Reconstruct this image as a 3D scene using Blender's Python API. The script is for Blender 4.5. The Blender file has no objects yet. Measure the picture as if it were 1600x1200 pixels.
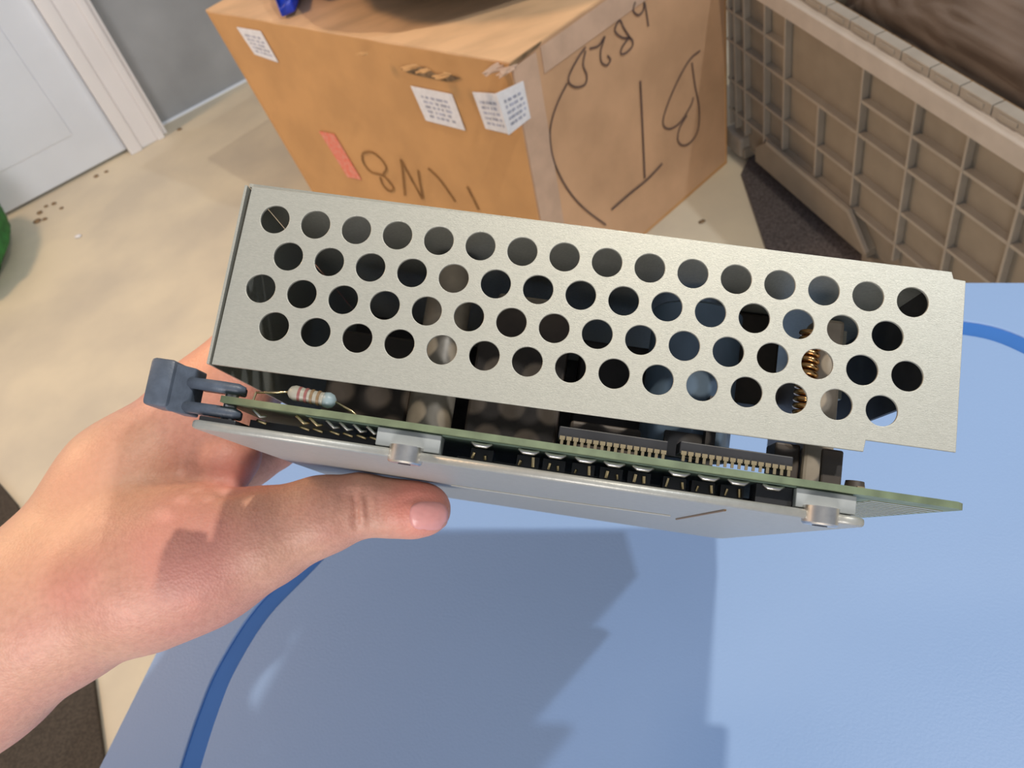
import bpy, bmesh, math, random
import numpy as np
from mathutils import Vector, Matrix, noise
random.seed(4)
S = bpy.context.scene
COL = S.collection

# ---------------------------------------------------------------- camera
F = 1350.0                                    # focal length in pixels of the 1600 px wide frame
HC = 1.0                                      # lens height over the floor
d = np.array([.285, .876, 1.]); d /= np.linalg.norm(d)
UPC = -d
FWC = np.array([0, 0, 1.]) - d * d[2]; FWC /= np.linalg.norm(FWC)
RTC = np.cross(FWC, UPC)
M = np.array([RTC, FWC, UPC])                 # camera axes (right, down, forward) to world
CAM0 = np.array([0, 0, HC])
cam = bpy.data.objects.new('camera', bpy.data.cameras.new('camera')); COL.objects.link(cam)
cx, cy, cz = M @ [1, 0, 0], M @ [0, -1, 0], M @ [0, 0, -1]
cam.matrix_world = Matrix(((cx[0], cy[0], cz[0], 0), (cx[1], cy[1], cz[1], 0), (cx[2], cy[2], cz[2], HC), (0, 0, 0, 1)))
cam.data.sensor_width = 36; cam.data.lens = F / 1600 * 36
cam.data.clip_start = .01; cam.data.clip_end = 50
cam.data.dof.use_dof = True; cam.data.dof.focus_distance = .262; cam.data.dof.aperture_fstop = 30
S.camera = cam

# ---------------------------------------------------------------- light
S.view_settings.view_transform = 'Standard'; S.view_settings.look = 'None'
S.view_settings.gamma = 1; S.view_settings.use_curve_mapping = False
S.view_settings.exposure = -0.30
wd = bpy.data.worlds.new('world'); S.world = wd; wd.use_nodes = True
wd.node_tree.nodes['Background'].inputs[0].default_value = (.80, .87, 1.0, 1)
wd.node_tree.nodes['Background'].inputs[1].default_value = .38

def lamp(name, loc, aim, size, power, color, sy=None):
    l = bpy.data.lights.new(name, 'AREA'); l.energy = power; l.color = color
    l.size = size
    if sy: l.shape = 'RECTANGLE'; l.size_y = sy
    o = bpy.data.objects.new(name, l); COL.objects.link(o); o.location = loc
    o.rotation_euler = (Vector(aim) - Vector(loc)).to_track_quat('-Z', 'Y').to_euler()
    return o
lamp('ceiling_lamp', (.70, .27, 2.45), (.05, .27, .6), .05, 22, (1.0, .90, .74))
lamp('side_window_light', (1.50, .00, 2.40), (.05, .27, .6), .07, 20, (.90, .95, 1.0))
lamp('rear_fill_light', (-.75, -1.5, .95), (.0, .3, .6), .9, 34, (1.0, .94, .90))  # unseen fill added behind the viewer to brighten thumb and palm
lamp('warm_lamp', (-1.5, 1.5, 1.9), (-.1, .3, .6), .30, 26, (1.0, .66, .38))

# ---------------------------------------------------------------- helpers
def W(px, py, z):                             # a photo point carried onto the horizontal plane z
    r = M @ np.array([(px - 800) / F, (py - 600) / F, 1.]); t = (z - HC) / r[2]
    return CAM0 + r * t
def ray_plane(px, py, P, N):
    r = M @ np.array([(px - 800) / F, (py - 600) / F, 1.]); N = np.array(N); t = ((np.array(P) - CAM0) @ N) / (r @ N)
    return CAM0 + r * t
def Wd(px, py, dep):
    return CAM0 + M @ np.array([(px - 800) / F, (py - 600) / F, 1.]) * dep

def mat(name, col, rough=.6, metal=0., var=.08, scale=40., bump=.0, bscale=200., col2=None, sss=0., coat=0., mapping=None, spec=.5):
    m = bpy.data.materials.new(name); m.use_nodes = True
    nt = m.node_tree; N = nt.nodes; L = nt.links; b = N['Principled BSDF']
    tc = N.new('ShaderNodeTexCoord'); mp = N.new('ShaderNodeMapping'); L.new(tc.outputs['Object'], mp.inputs[0])
    if mapping: mp.inputs['Scale'].default_value = mapping
    nz = N.new('ShaderNodeTexNoise'); nz.inputs['Scale'].default_value = scale; nz.inputs['Detail'].default_value = 5
    L.new(mp.outputs[0], nz.inputs['Vector'])
    rp = N.new('ShaderNodeValToRGB')
    c = np.array(col); c2 = np.array(col2) if col2 is not None else c * (1 - var); c1 = c if col2 is not None else np.minimum(c * (1 + var), 1)
    rp.color_ramp.elements[0].position = .35; rp.color_ramp.elements[0].color = (*c2, 1)
    rp.color_ramp.elements[1].position = .65; rp.color_ramp.elements[1].color = (*c1, 1)
    L.new(nz.outputs[0], rp.inputs[0]); L.new(rp.outputs[0], b.inputs['Base Color'])
    b.inputs['Roughness'].default_value = rough; b.inputs['Metallic'].default_value = metal
    b.inputs['Specular IOR Level'].default_value = spec
    if sss:
        b.inputs['Subsurface Weight'].default_value = sss; b.inputs['Subsurface Radius'].default_value = (1, .35, .2)
        b.inputs['Subsurface Scale'].default_value = .006
    if coat: b.inputs['Coat Weight'].default_value = coat
    if bump:
        n2 = N.new('ShaderNodeTexNoise'); n2.inputs['Scale'].default_value = bscale; n2.inputs['Detail'].default_value = 4
        L.new(mp.outputs[0], n2.inputs['Vector'])
        bp = N.new('ShaderNodeBump'); bp.inputs['Strength'].default_value = bump; bp.inputs['Distance'].default_value = .001
        L.new(n2.outputs[0], bp.inputs['Height']); L.new(bp.outputs[0], b.inputs['Normal'])
    return m

MT = {
 'floor': mat('floor', (.74, .66, .50), .55, scale=5, col2=(.60, .54, .43), bump=.25, bscale=60),
 'wall': mat('wall_grey', (.35, .37, .39), .5, scale=4, var=.15),
 'white': mat('white_paint', (.80, .86, .95), .4, scale=6, var=.03),
 'whitetrim': mat('white_trim', (.90, .89, .91), .4, scale=6, var=.03),
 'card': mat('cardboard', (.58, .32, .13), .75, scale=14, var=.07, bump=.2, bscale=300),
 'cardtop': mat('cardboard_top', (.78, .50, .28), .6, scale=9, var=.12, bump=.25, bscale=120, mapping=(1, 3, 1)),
 'cardright': mat('cardboard_taped', (.60, .37, .22), .38, scale=9, var=.12, bump=.2, bscale=80),
 'tape': mat('packing_tape', (.60, .42, .31), .28, scale=30, var=.08),
 'torn': mat('torn_cardboard', (.20, .13, .07), .9, scale=60, var=.5),
 'paper': mat('white_paper', (.80, .80, .84), .5, scale=120, var=.05),
 'ink': mat('grey_ink', (.40, .42, .52), .6, scale=120, var=.3),
 'red': mat('red_sticker', (.80, .18, .12), .5, scale=160, var=.2, col2=(.75, .32, .24)),
 'marker': mat('marker_ink', (.10, .065, .06), .6, scale=60, var=.2),
 'markerb': mat('marker_ink_brown', (.26, .13, .04), .6, scale=60, var=.2),
 'crate': mat('crate_plastic', (.255, .215, .165), .55, scale=30, var=.06, bump=.1, bscale=500),
 'craterib': mat('crate_rib_plastic', (.345, .305, .255), .4, scale=30, var=.06),
 'craterim': mat('crate_rim_plastic', (.47, .42, .37), .35, scale=30, var=.06),
 'blanket': mat('brown_fabric', (.16, .12, .095), .95, scale=12, var=.12, bump=.4, bscale=400),
 'rug': mat('grey_carpet', (.10, .085, .085), .98, scale=350, var=.45, bump=1., bscale=900),
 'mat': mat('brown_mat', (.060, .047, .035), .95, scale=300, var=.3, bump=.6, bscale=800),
 'green': mat('green_fabric', (.02, .16, .03), .7, scale=40, var=.3, bump=.4, bscale=150),
 'bluebag': mat('blue_plastic', (.01, .05, .60), .25, scale=60, var=.3),
 'bagshade': mat('bag_shade', (.05, .035, .05), .6, scale=60, var=.3),
 'table': mat('blue_tabletop', (.245, .38, .64), .45, scale=3, var=.03, bump=.12, bscale=700, spec=.35),
 'groove': mat('blue_groove', (.045, .17, .52), .6, scale=20, var=.04, spec=.2),
 'leg': mat('blue_leg', (.08, .2, .55), .4),
 'sheet': mat('zinc_sheet', (.46, .455, .40), .45, .45, scale=900, var=.07, bump=.12, bscale=1500, mapping=(1, 5, 1)),
 'sheetin': mat('zinc_sheet_shade', (.30, .33, .37), .38, .75, scale=300, var=.1),
 'plate': mat('plate_metal', (.42, .42, .39), .45, .4, scale=500, var=.04, bump=.08, bscale=1500),
 'steel': mat('screw_steel', (.72, .69, .65), .22, 1., scale=300, var=.1),
 'gold': mat('gold_pins', (.85, .66, .38), .25, 1., scale=300, var=.1),
 'pcb': mat('board_green', (.16, .20, .12), .5, scale=150, var=.2),
 'pcbunder': mat('board_underside', (.16, .22, .17), .4, scale=150, var=.2),
 'chip': mat('black_plastic', (.025, .025, .028), .4, scale=100, var=.2),
 'handle': mat('handle_plastic', (.085, .105, .14), .42, scale=250, var=.15, bump=.1, bscale=1500),
 'resist': mat('resistor_body', (.36, .34, .28), .4, scale=200, var=.1),
 'resistend': mat('resistor_end', (.28, .36, .38), .4, scale=200, var=.1),
 'bandred': mat('band_red', (.27, .10, .09), .4), 'bandbrown': mat('band_brown', (.22, .14, .07), .4),
 'tan': mat('tan_casing', (.38, .32, .25), .4, .2, scale=120, var=.15),
 'bluecap': mat('blue_sleeve', (.13, .19, .27), .35, scale=100, var=.1),
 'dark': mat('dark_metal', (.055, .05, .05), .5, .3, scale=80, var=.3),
 'brown': mat('brown_core', (.06, .045, .035), .5, scale=80, var=.3),
 'copper': mat('copper_wire', (.85, .48, .20), .25, 1., scale=200, var=.2),
 'block': mat('grey_spacer', (.36, .38, .38), .5, scale=200, var=.05),
 'skinnail': mat('nail', (.84, .36, .33), .33, scale=160, var=.05, sss=.15),
}
# natural redness of the skin: fingertip, web of the thumb, heel of the thumb; orange arm and index edges are painted warm light
SKIN_SPOTS = [(655, 790, .322, .019, (.80, .26, .20), .75), (385, 735, .34, .022, (.80, .32, .27), .6), (285, 850, .31, .030, (.74, .28, .24), .5),
              (60, 760, .33, .055, (.74, .42, .24), .55), (300, 560, .36, .030, (.82, .34, .18), .6)]
def skin_mat():
    m = bpy.data.materials.new('skin'); m.use_nodes = True; nt = m.node_tree; N = nt.nodes; L = nt.links; b = N['Principled BSDF']
    tc = N.new('ShaderNodeTexCoord')
    n1 = N.new('ShaderNodeTexNoise'); n1.inputs['Scale'].default_value = 26; n1.inputs['Detail'].default_value = 3
    regions = []
    for (px, py, dep, rad, colr, amt) in SKIN_SPOTS:
        vm = N.new('ShaderNodeVectorMath'); vm.operation = 'DISTANCE'; L.new(tc.outputs['Object'], vm.inputs[0]); vm.inputs[1].default_value = Wd(px, py, dep)
        mr = N.new('ShaderNodeMapRange'); mr.interpolation_type = 'SMOOTHSTEP'; mr.inputs['From Min'].default_value = rad; mr.inputs['From Max'].default_value = rad * .25; mr.inputs['To Max'].default_value = amt
        L.new(vm.outputs['Value'], mr.inputs['Value']); regions.append((mr, colr))
    n2 = N.new('ShaderNodeTexNoise'); n2.inputs['Scale'].default_value = 420; n2.inputs['Detail'].default_value = 5
    L.new(tc.outputs['Object'], n1.inputs[0]); L.new(tc.outputs['Object'], n2.inputs[0])
    r = N.new('ShaderNodeValToRGB'); e = r.color_ramp.elements
    e[0].position = .3; e[0].color = (.66, .37, .26, 1); e[1].position = .7; e[1].color = (.62, .28, .22, 1)
    L.new(n1.outputs[0], r.inputs[0])
    r2 = N.new('ShaderNodeValToRGB'); e = r2.color_ramp.elements
    e[0].position = .3; e[0].color = (.80, .76, .74, 1); e[1].position = .62; e[1].color = (1, 1, 1, 1)
    L.new(n2.outputs[0], r2.inputs[0])
    mx = N.new('ShaderNodeMixRGB'); mx.blend_type = 'MULTIPLY'; mx.inputs[0].default_value = .6
    L.new(r.outputs[0], mx.inputs[1]); L.new(r2.outputs[0], mx.inputs[2]); cur = mx
    for mr, colr in regions:
        m2 = N.new('ShaderNodeMixRGB'); L.new(mr.outputs[0], m2.inputs[0]); L.new(cur.outputs[0], m2.inputs[1]); m2.inputs[2].default_value = (*colr, 1); cur = m2
    L.new(cur.outputs[0], b.inputs['Base Color'])
    b.inputs['Roughness'].default_value = .5
    b.inputs['Subsurface Weight'].default_value = .22; b.inputs['Subsurface Radius'].default_value = (1, .35, .2); b.inputs['Subsurface Scale'].default_value = .005
    n3 = N.new('ShaderNodeTexVoronoi'); n3.inputs['Scale'].default_value = 900; L.new(tc.outputs['Object'], n3.inputs[0])
    bp = N.new('ShaderNodeBump'); bp.inputs['Strength'].default_value = .3; bp.inputs['Distance'].default_value = .0004
    L.new(n3.outputs[0], bp.inputs['Height']); L.new(bp.outputs[0], b.inputs['Normal'])
    return m
MT['skin'] = skin_mat()
for k_ in ('steel',): MT[k_].node_tree.nodes['Principled BSDF'].inputs['Roughness'].default_value = .32

def tag(o, label=None, cat=None, group=None, kind=None):
    if label: o['label'] = label
    if cat: o['category'] = cat
    if group: o['group'] = group
    if kind: o['kind'] = kind
    return o
def empty(name, loc=(0, 0, 0)):
    o = bpy.data.objects.new(name, None); COL.objects.link(o); o.location = loc; o.empty_display_size = .05; return o
def link(name, me, m, parent=None):
    o = bpy.data.objects.new(name, me); COL.objects.link(o)
    if m is not None and not me.materials: me.materials.append(MT[m])
    if parent is not None: o.parent = parent
    return o
class MB:
    def __init__(s): s.v = []; s.f = []
    def add(s, v, f):
        n = len(s.v); s.v += [tuple(map(float, p)) for p in v]; s.f += [tuple(i + n for i in q) for q in f]; return s
    def box(s, x0, x1, y0, y1, z0, z1):
        v = [(x, y, z) for z in (z0, z1) for y in (y0, y1) for x in (x0, x1)]
        return s.add(v, [(0, 2, 3, 1), (4, 5, 7, 6), (0, 1, 5, 4), (2, 6, 7, 3), (0, 4, 6, 2), (1, 3, 7, 5)])
    def hexa(s, q):                            # 8 points, bottom four then top four, both counter-clockwise
        return s.add(q, [(3, 2, 1, 0), (4, 5, 6, 7), (0, 1, 5, 4), (1, 2, 6, 5), (2, 3, 7, 6), (3, 0, 4, 7)])
    def tube(s, pts, r, n=12, cap=True):
        pts = [Vector(p) for p in pts]; rs = r if isinstance(r, (list, tuple)) else [r] * len(pts)
        ref = None; rings = []
        for i, p in enumerate(pts):
            t = (pts[min(i + 1, len(pts) - 1)] - pts[max(i - 1, 0)]).normalized()
            if ref is None: ref = t.orthogonal().normalized()
            ref = (ref - t * ref.dot(t)).normalized(); b = t.cross(ref)
            rings.append([p + (ref * math.cos(2 * math.pi * k / n) + b * math.sin(2 * math.pi * k / n)) * rs[i] for k in range(n)])
        v = [q for g in rings for q in g]; f = []
        for i in range(len(rings) - 1):
            for k in range(n):
                a = i * n + k; b2 = i * n + (k + 1) % n; f.append((a, b2, b2 + n, a + n))
        if cap: f += [tuple(range(n))[::-1], tuple(range((len(rings) - 1) * n, len(rings) * n))]
        return s.add(v, f)
    def mesh(s, name, smooth=False, bevel=0, seg=2):
        me = bpy.data.meshes.new(name); me.from_pydata(s.v, [], s.f)
        if bevel:
            bm = bmesh.new(); bm.from_mesh(me)
            ed = [e for e in bm.edges if len(e.link_faces) == 2 and e.calc_face_angle(0) > .6]
            bmesh.ops.bevel(bm, geom=ed, offset=bevel, segments=seg, profile=.5, affect='EDGES', clamp_overlap=True)
            bm.to_mesh(me); bm.free()
        bm = bmesh.new(); bm.from_mesh(me); bmesh.ops.recalc_face_normals(bm, faces=bm.faces); bm.to_mesh(me); bm.free()
        if smooth:
            for p in me.polygons: p.use_smooth = True
            if smooth != 'all': me.set_sharp_from_angle(angle=math.radians(38))
        return me
    def build(s, name, m, parent=None, **k): return link(name, s.mesh(name, **k), m, parent)
def again(o, loc=None, mtx=None):              # a copy that shares the mesh
    c = o.copy(); COL.objects.link(c)
    if loc is not None: c.location = loc
    return c
def curve_plate(name, outline, holes, thick, m, parent, bevel=0.0):    # flat plate in local XY with true round holes, thick along Z
    cu = bpy.data.curves.new(name, 'CURVE'); cu.dimensions = '2D'; cu.fill_mode = 'BOTH'
    cu.extrude = thick / 2 - bevel; cu.bevel_depth = bevel; cu.bevel_resolution = 2
    def sp(pts):
        q = cu.splines.new('POLY'); q.points.add(len(pts) - 1); q.use_cyclic_u = True
        for i, p in enumerate(pts): q.points[i].co = (p[0], p[1], 0, 1)
    sp(outline)
    for (x, y, r) in holes: sp([(x + r * math.cos(a), y + r * math.sin(a)) for a in np.linspace(0, 2 * math.pi, 41)[:-1]])
    t = bpy.data.objects.new('tmp', cu); COL.objects.link(t)
    dg = bpy.context.evaluated_depsgraph_get(); dg.update()
    me = bpy.data.meshes.new_from_object(t.evaluated_get(dg)); bpy.data.objects.remove(t)
    me.materials.clear(); me.name = name
    return link(name, me, m, parent)
def lump(name, m, centre, radii, amp, freq, parent=None, rot=0., seed=0., seg=64, sq=1.0, fine=0.):
    bm = bmesh.new(); bmesh.ops.create_uvsphere(bm, u_segments=seg, v_segments=seg // 2, radius=1)
    for v in bm.verts:
        p = v.co.copy()
        if sq != 1: p = Vector([math.copysign(abs(c) ** sq, c) for c in p])
        n = noise.noise(v.co * freq + Vector((seed, 3.1, seed * 2))); n2 = 1 - abs(noise.noise(v.co * freq * 2.3 + Vector((seed, 7, 1)))) * 2
        n3 = noise.noise(v.co * freq * 7 + Vector((1, seed, 1)))
        p *= 1 + amp * (n * .8 + n2 * .35) + fine * n3
        v.co = Vector((p.x * radii[0], p.y * radii[1], p.z * radii[2]))
    me = bpy.data.meshes.new(name); bm.to_mesh(me); bm.free()
    for p in me.polygons: p.use_smooth = True
    o = link(name, me, m, parent); o.location = centre; o.rotation_euler = (0, 0, rot); return o

# ---------------------------------------------------------------- setting
tag(MB().box(-2.6, 2.6, -1.6, 3.6, -.1, 0).build('floor', 'floor'), kind='structure')
A0 = W(33, 331, 0); A1 = W(256, 212, 0)
wdir = Vector((A1 - A0)).normalized(); wdir.z = 0; wdir.normalize(); wn = Vector((-wdir.y, wdir.x, 0))     # wn points away from the camera
wall_root = Matrix.Translation(Vector((A1[0], A1[1], 0))) @ Matrix(((wdir.x, wn.x, 0, 0), (wdir.y, wn.y, 0, 0), (0, 0, 1, 0), (0, 0, 0, 1)))
def wobj(mb, name, m, kind='structure', **k):
    o = mb.build(name, m, **k); o.matrix_world = wall_root; 
    if kind: tag(o, kind=kind)
    return o
rec = .055
g0 = W(260, 183, 0)
wobj(MB().box(0.0, 2.2, rec, rec + .1, 0, 2.4).box(-2.2, -.0, .05, .15, 2.05, 2.4), 'wall_back', 'wall')
wobj(MB().box(.0, 2.2, rec - .004, rec, 0, .006), 'baseboard_back', 'white')
door = MB().box(-.98, -.093, .012, .05, .008, 2.04).box(-.88, -.18, .007, .012, .10, .9).box(-.88, -.18, .007, .012, 1.05, 1.9)
wobj(door, 'door_1', 'white', bevel=.003, smooth=True)
wobj(MB().box(-.092, 0, -.006, .05, 0, 2.1).box(-.092, -.062, -.014, -.006, 0, 2.1).box(.0, .012, .004, rec, 0, 2.1).box(-.018, .0, -.012, -.006, 0, 2.1), 'trim_1', 'whitetrim', bevel=.002, smooth=True)
wobj(MB().box(-1.072, -.98, -.006, .05, 0, 2.1).box(-1.01, -.98, -.014, -.006, 0, 2.1).box(-2.2, -1.072, .05, .15, 0, 2.05), 'trim_2', 'whitetrim', bevel=.002)

# ---------------------------------------------------------------- cardboard box
hb = .41
N0, R0, L0 = np.array([.108, 1.045, 0]), np.array([.501, 1.276, 0]), np.array([-.291, 1.686, 0])
Nt, Lt = W(797, 101, hb), W(322, 18, hb)
R0 = np.array([.507, 1.284, 0])
def nrm(a, b, c):
    n = np.cross(np.array(b) - a, np.array(c) - a); return n / np.linalg.norm(n)
_n = nrm(N0, Nt, Lt); _d = np.cross(_n, [0, 0, 1.]); _d /= np.linalg.norm(_d); _q = ray_plane(474, 276, N0, _n); _s = (_q - Lt) / (Lt[2] - _q[2]); L0 = Lt + _s * Lt[2]; L0[2] = 0     # keeps the long side flat
_n = nrm(N0, R0, Nt); _d = np.cross(_n, [0, 0, 1.]); _d /= np.linalg.norm(_d); Rt = Nt + _d * (np.array([.413, .255, 0]) @ _d)
Ft = Lt + Rt - Nt; F0 = L0 + R0 - N0
box = empty('cardboard_box', ((N0[0] + F0[0]) / 2, (N0[1] + F0[1]) / 2, 0))
tag(box, 'large brown cardboard box with marker writing and white paper labels', 'cardboard box')
bo = np.array(box.location)
def face_grid(name, m, P, n, parent, bulge, nrm, thick=.005):
    bm = MB(); a, b, c, e = [np.array(p) for p in P]; vs = []; nrm = np.array(nrm)
    for j in range(n + 1):
        for i in range(n + 1):
            s, t = i / n, j / n
            p = a * (1 - s) * (1 - t) + b * s * (1 - t) + c * s * t + e * (1 - s) * t
            k = bulge * math.sin(math.pi * s) * math.sin(math.pi * t) + .0005 * noise.noise(Vector(p) * 14)
            vs.append(p + nrm * k - bo)
    m2 = len(vs); vs2 = [v - nrm * thick for v in vs]; f = []
    for j in range(n):
        for i in range(n):
            q = j * (n + 1) + i; f.append((q, q + 1, q + n + 2, q + n + 1)); f.append((q + m2, q + n + 1 + m2, q + n + 2 + m2, q + 1 + m2))
    ring = [i for i in range(n + 1)] + [(j + 1) * (n + 1) - 1 for j in range(1, n + 1)] + [n * (n + 1) + i for i in range(n - 1, -1, -1)] + [j * (n + 1) for j in range(n - 1, 0, -1)]
    for i in range(len(ring)):
        q, r = ring[i], ring[(i + 1) % len(ring)]; f.append((r, q, q + m2, r + m2))
    bm.add(vs + vs2, f); return bm.build(name, m, parent, smooth=True)
nA = nrm(N0, Nt, L0); 
if nA[1] > 0: nA = -nA
nB = nrm(N0, R0, Nt)
if nB[1] > 0: nB = -nB
face_grid('long_side', 'card', (L0, N0, Nt, Lt), 14, box, 0, nA)
face_grid('short_side', 'cardright', (N0, R0, Rt, Nt), 14, box, 0, nB)
face_grid('long_side', 'card', (R0, F0, Ft, Rt), 4, box, 0, -nA)
face_grid('short_side', 'card', (F0, L0, Lt, Ft), 4, box, 0, -nB)
up3 = np.array([0, 0, 1.])
Tn, Tl = (Nt + Rt) / 2, (Lt + Ft) / 2
off = np.array([0, 0, .003])
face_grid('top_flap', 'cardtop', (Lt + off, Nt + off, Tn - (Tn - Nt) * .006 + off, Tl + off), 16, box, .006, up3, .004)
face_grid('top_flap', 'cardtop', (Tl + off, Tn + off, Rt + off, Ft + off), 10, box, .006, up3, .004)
MB().hexa([tuple(p - bo) for p in (L0 * .98 + N0 * .02, N0, R0, F0)] + [tuple(p - bo + [0, 0, .006]) for p in (L0, N0, R0, F0)]).build('bottom', 'card', box)
# tape wound round the near corner of the short side, and along its top edge
def on(px, py, P, n, lift=.0008): return ray_plane(px, py, P + n * lift, n)
pA = lambda x, y, l=.0014: on(x, y, N0, nA, l) - bo
pB = lambda x, y, l=.0014: on(x, y, N0, nB, l) - bo
def sticker(name, m, pts, n, parent, th=.0006):
    b = MB(); k = len(pts); v = [p for p in pts] + [p - n * th * 2 for p in pts]
    b.add(v, [tuple(range(k)), tuple(range(2 * k - 1, k - 1, -1))] + [(i, i + k, (i + 1) % k + k, (i + 1) % k) for i in range(k)]); return b.build(name, m, parent)
def lerp(a, b, t): return a * (1 - t) + b * t
wB = lambda s, z, l=.0016: lerp(lerp(N0, R0, s), lerp(Nt, Rt, s), z) + nB * l - bo
sticker('packing_tape', 'tape', [wB(.004, .02), wB(.10, .02), wB(.10, .985), wB(.004, .985)], nB, box)
sticker('packing_tape', 'tape', [wB(.12, .90), wB(.97, .90), wB(.97, .99), wB(.12, .99)], nB, box)
z2 = lambda x, y: (300 + x / 3.53, y / 3.53)
z3 = lambda x, y: (700 + x / 3.158, y / 3.158)
def plabel(pts, P, n, lab, side):
    fn = pA if side == 'A' else pB
    q = [fn(*p, .0030) for p in pts]; o = sticker('paper_label', 'paper', q, n, box); tag(o, lab)
    b = MB(); a, b1, c, e = q
    for row in (.22, .36, .50, .64, .78):
        s = .18
        while s < .85:
            l = random.uniform(.04, .16)
            P4 = [lerp(lerp(a, b1, x), lerp(e, c, x), y) + n * .0003 for x, y in ((s, row), (min(s + l, .9), row), (min(s + l, .9), row + .07), (s, row + .07))]
            b.add(P4 + [p - n * .0002 for p in P4], [(0, 1, 2, 3), (4, 7, 6, 5), (0, 4, 5, 1), (1, 5, 6, 2), (2, 6, 7, 3), (3, 7, 4, 0)]); s += l + random.uniform(.02, .08)
    t = b.build('printed_text', 'ink', o); t['kind'] = 'stuff'
    return o
plabel([z2(245, 150), z2(375, 172), z2(474, 345), z2(345, 300)], N0, nA, 'white paper label at the far end of the long side', 'A')
plabel([z2(1205, 475), z2(1430, 520), z2(1505, 720), z2(1290, 665)], N0, nA, 'white paper label beside the box corner on the long side', 'A')
plabel([z3(120, 455), z3(238, 462), z3(300, 662), z3(185, 635)], N0, nA, 'half of a white label folded round the corner, long side', 'A')
plabel([z3(238, 462), z3(372, 400), z3(408, 582), z3(300, 666)], N0, nB, 'half of a white label folded round the corner, short side', 'B')
tag(sticker('red_sticker', 'red', [pA(*z2(*p), .003) for p in ((700, 725), (782, 742), (932, 992), (858, 978))], nA, box), 'faded red sticker strip')
def strokes(name, m, segs, fn, z, n, w, parent):
    for sg in segs:
        b = MB(); P = [Vector(fn(*z(*p), .0022)) for p in sg]
        Q = []
        for i in range(len(P) - 1):
            p0, p1, p2, p3 = P[max(i - 1, 0)], P[i], P[i + 1], P[min(i + 2, len(P) - 1)]
            for k in range(5):
                t = k / 5; Q.append(.5 * ((2 * p1) + (p2 - p0) * t + (2 * p0 - 5 * p1 + 4 * p2 - p3) * t * t + (3 * p1 - p0 - 3 * p2 + p3) * t ** 3))
        Q.append(P[-1]); nv = Vector(n); v = []
        for i, p in enumerate(Q):
            t = (Q[min(i + 1, len(Q) - 1)] - Q[max(i - 1, 0)]).normalized(); s = t.cross(nv).normalized() * w / 2
            v += [p + s, p - s, p - s - nv * .0006, p + s - nv * .0006]
        f = []
        for i in range(len(Q) - 1):
            for k in range(4): f.append((4 * i + k, 4 * i + (k + 1) % 4, 4 * i + 4 + (k + 1) % 4, 4 * i + 4 + k))
        b.add(v, f); o = b.build(name, m, parent)
strokes('marker_stroke', 'markerb', [
 [(1050, 965), (1070, 930), (1040, 880), (990, 842), (940, 850), (945, 900), (985, 950), (1050, 970), (1090, 1010), (1110, 1045), (1085, 1055), (1050, 1020), (1035, 978)],
 [(1148, 880), (1160, 950), (1172, 1080)], [(1150, 885), (1205, 985), (1268, 1100)], [(1245, 940), (1255, 1010), (1272, 1098)],
 [(1300, 930), (1370, 1000), (1450, 1115)], [(1515, 1030), (1545, 1090), (1580, 1160)]], pA, z2, nA, .0034, box)
strokes('marker_stroke', 'marker', [
 [(680, 232), (640, 290), (600, 370), (600, 410), (635, 430), (678, 415), (686, 370), (668, 320), (680, 250)],
 [(700, 240), (745, 225), (775, 180), (755, 250), (758, 305), (785, 322), (803, 295), (788, 275)],
 [(905, 195), (870, 140), (848, 100), (825, 150), (860, 185), (905, 190), (912, 225), (880, 260), (855, 265), (862, 230), (900, 180)],
 [(925, 10), (915, 50), (940, 75), (965, 50), (970, 10), (980, 60), (990, 130)],
 [(590, 410), (545, 500), (512, 600), (505, 680), (520, 780), (555, 870), (610, 960), (680, 1035), (780, 1110)],
 [(1245, 250), (1190, 300), (1120, 430), (1070, 560), (1065, 620), (1100, 635), (1150, 600), (1200, 520), (1212, 480)],
 [(1205, 310), (1220, 420), (1240, 530), (1235, 640), (1200, 700), (1160, 718), (1135, 690), (1145, 630), (1180, 570)]], pB, z3, nB, .0024, box)
strokes('marker_stroke', 'marker', [[(950, 400), (958, 560), (965, 720), (972, 880)], [(1058, 808), (985, 885), (900, 955), (808, 1035)]], pB, z3, nB, .0034, box)
# torn edge between the labels and crushed corner
def torn(pts, side, lift=.004):
    fn = pA if side == 'A' else pB; n = nA if side == 'A' else nB
    return sticker('torn_patch', 'torn', [fn(*p, .0028) for p in pts], n, box)
torn([z2(1140, 372), z2(1200, 362), z2(1290, 375), z2(1330, 405), (694, 119), (700, 128), z2(1310, 430), z2(1240, 415), z2(1180, 398)], 'A')
torn([z2(1320, 412), z2(1400, 408), z2(1480, 432), z2(1430, 450), z2(1350, 440)], 'A')
torn([z3(300, 322), z3(380, 262), z3(462, 205), z3(450, 225), z3(372, 290), z3(312, 332)], 'B')
# shreds of torn board standing off the edge
for (px, py, r) in ((566, 84, .005), (640, 105, .007), (662, 111, .006), (690, 119, .007), (772, 108, .009), (791, 111, .009)):
    c = W(px, py, hb - .003) - bo
    bm = bmesh.new(); bmesh.ops.create_icosphere(bm, subdivisions=2, radius=1)
    for v in bm.verts: v.co = Vector(c) + Vector((v.co.x * r * 1.5 + v.co.y * r * .8 * (-1 if px < 750 else 1), v.co.y * r * .9, v.co.z * r * .45)) * (1 + .9 * noise.noise(v.co * 2 + Vector((px, 0, 0))))
    me = bpy.data.meshes.new('torn_shred'); bm.to_mesh(me); bm.free(); link('torn_shred', me, 'card' if px < 700 else 'tape', box)

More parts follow.
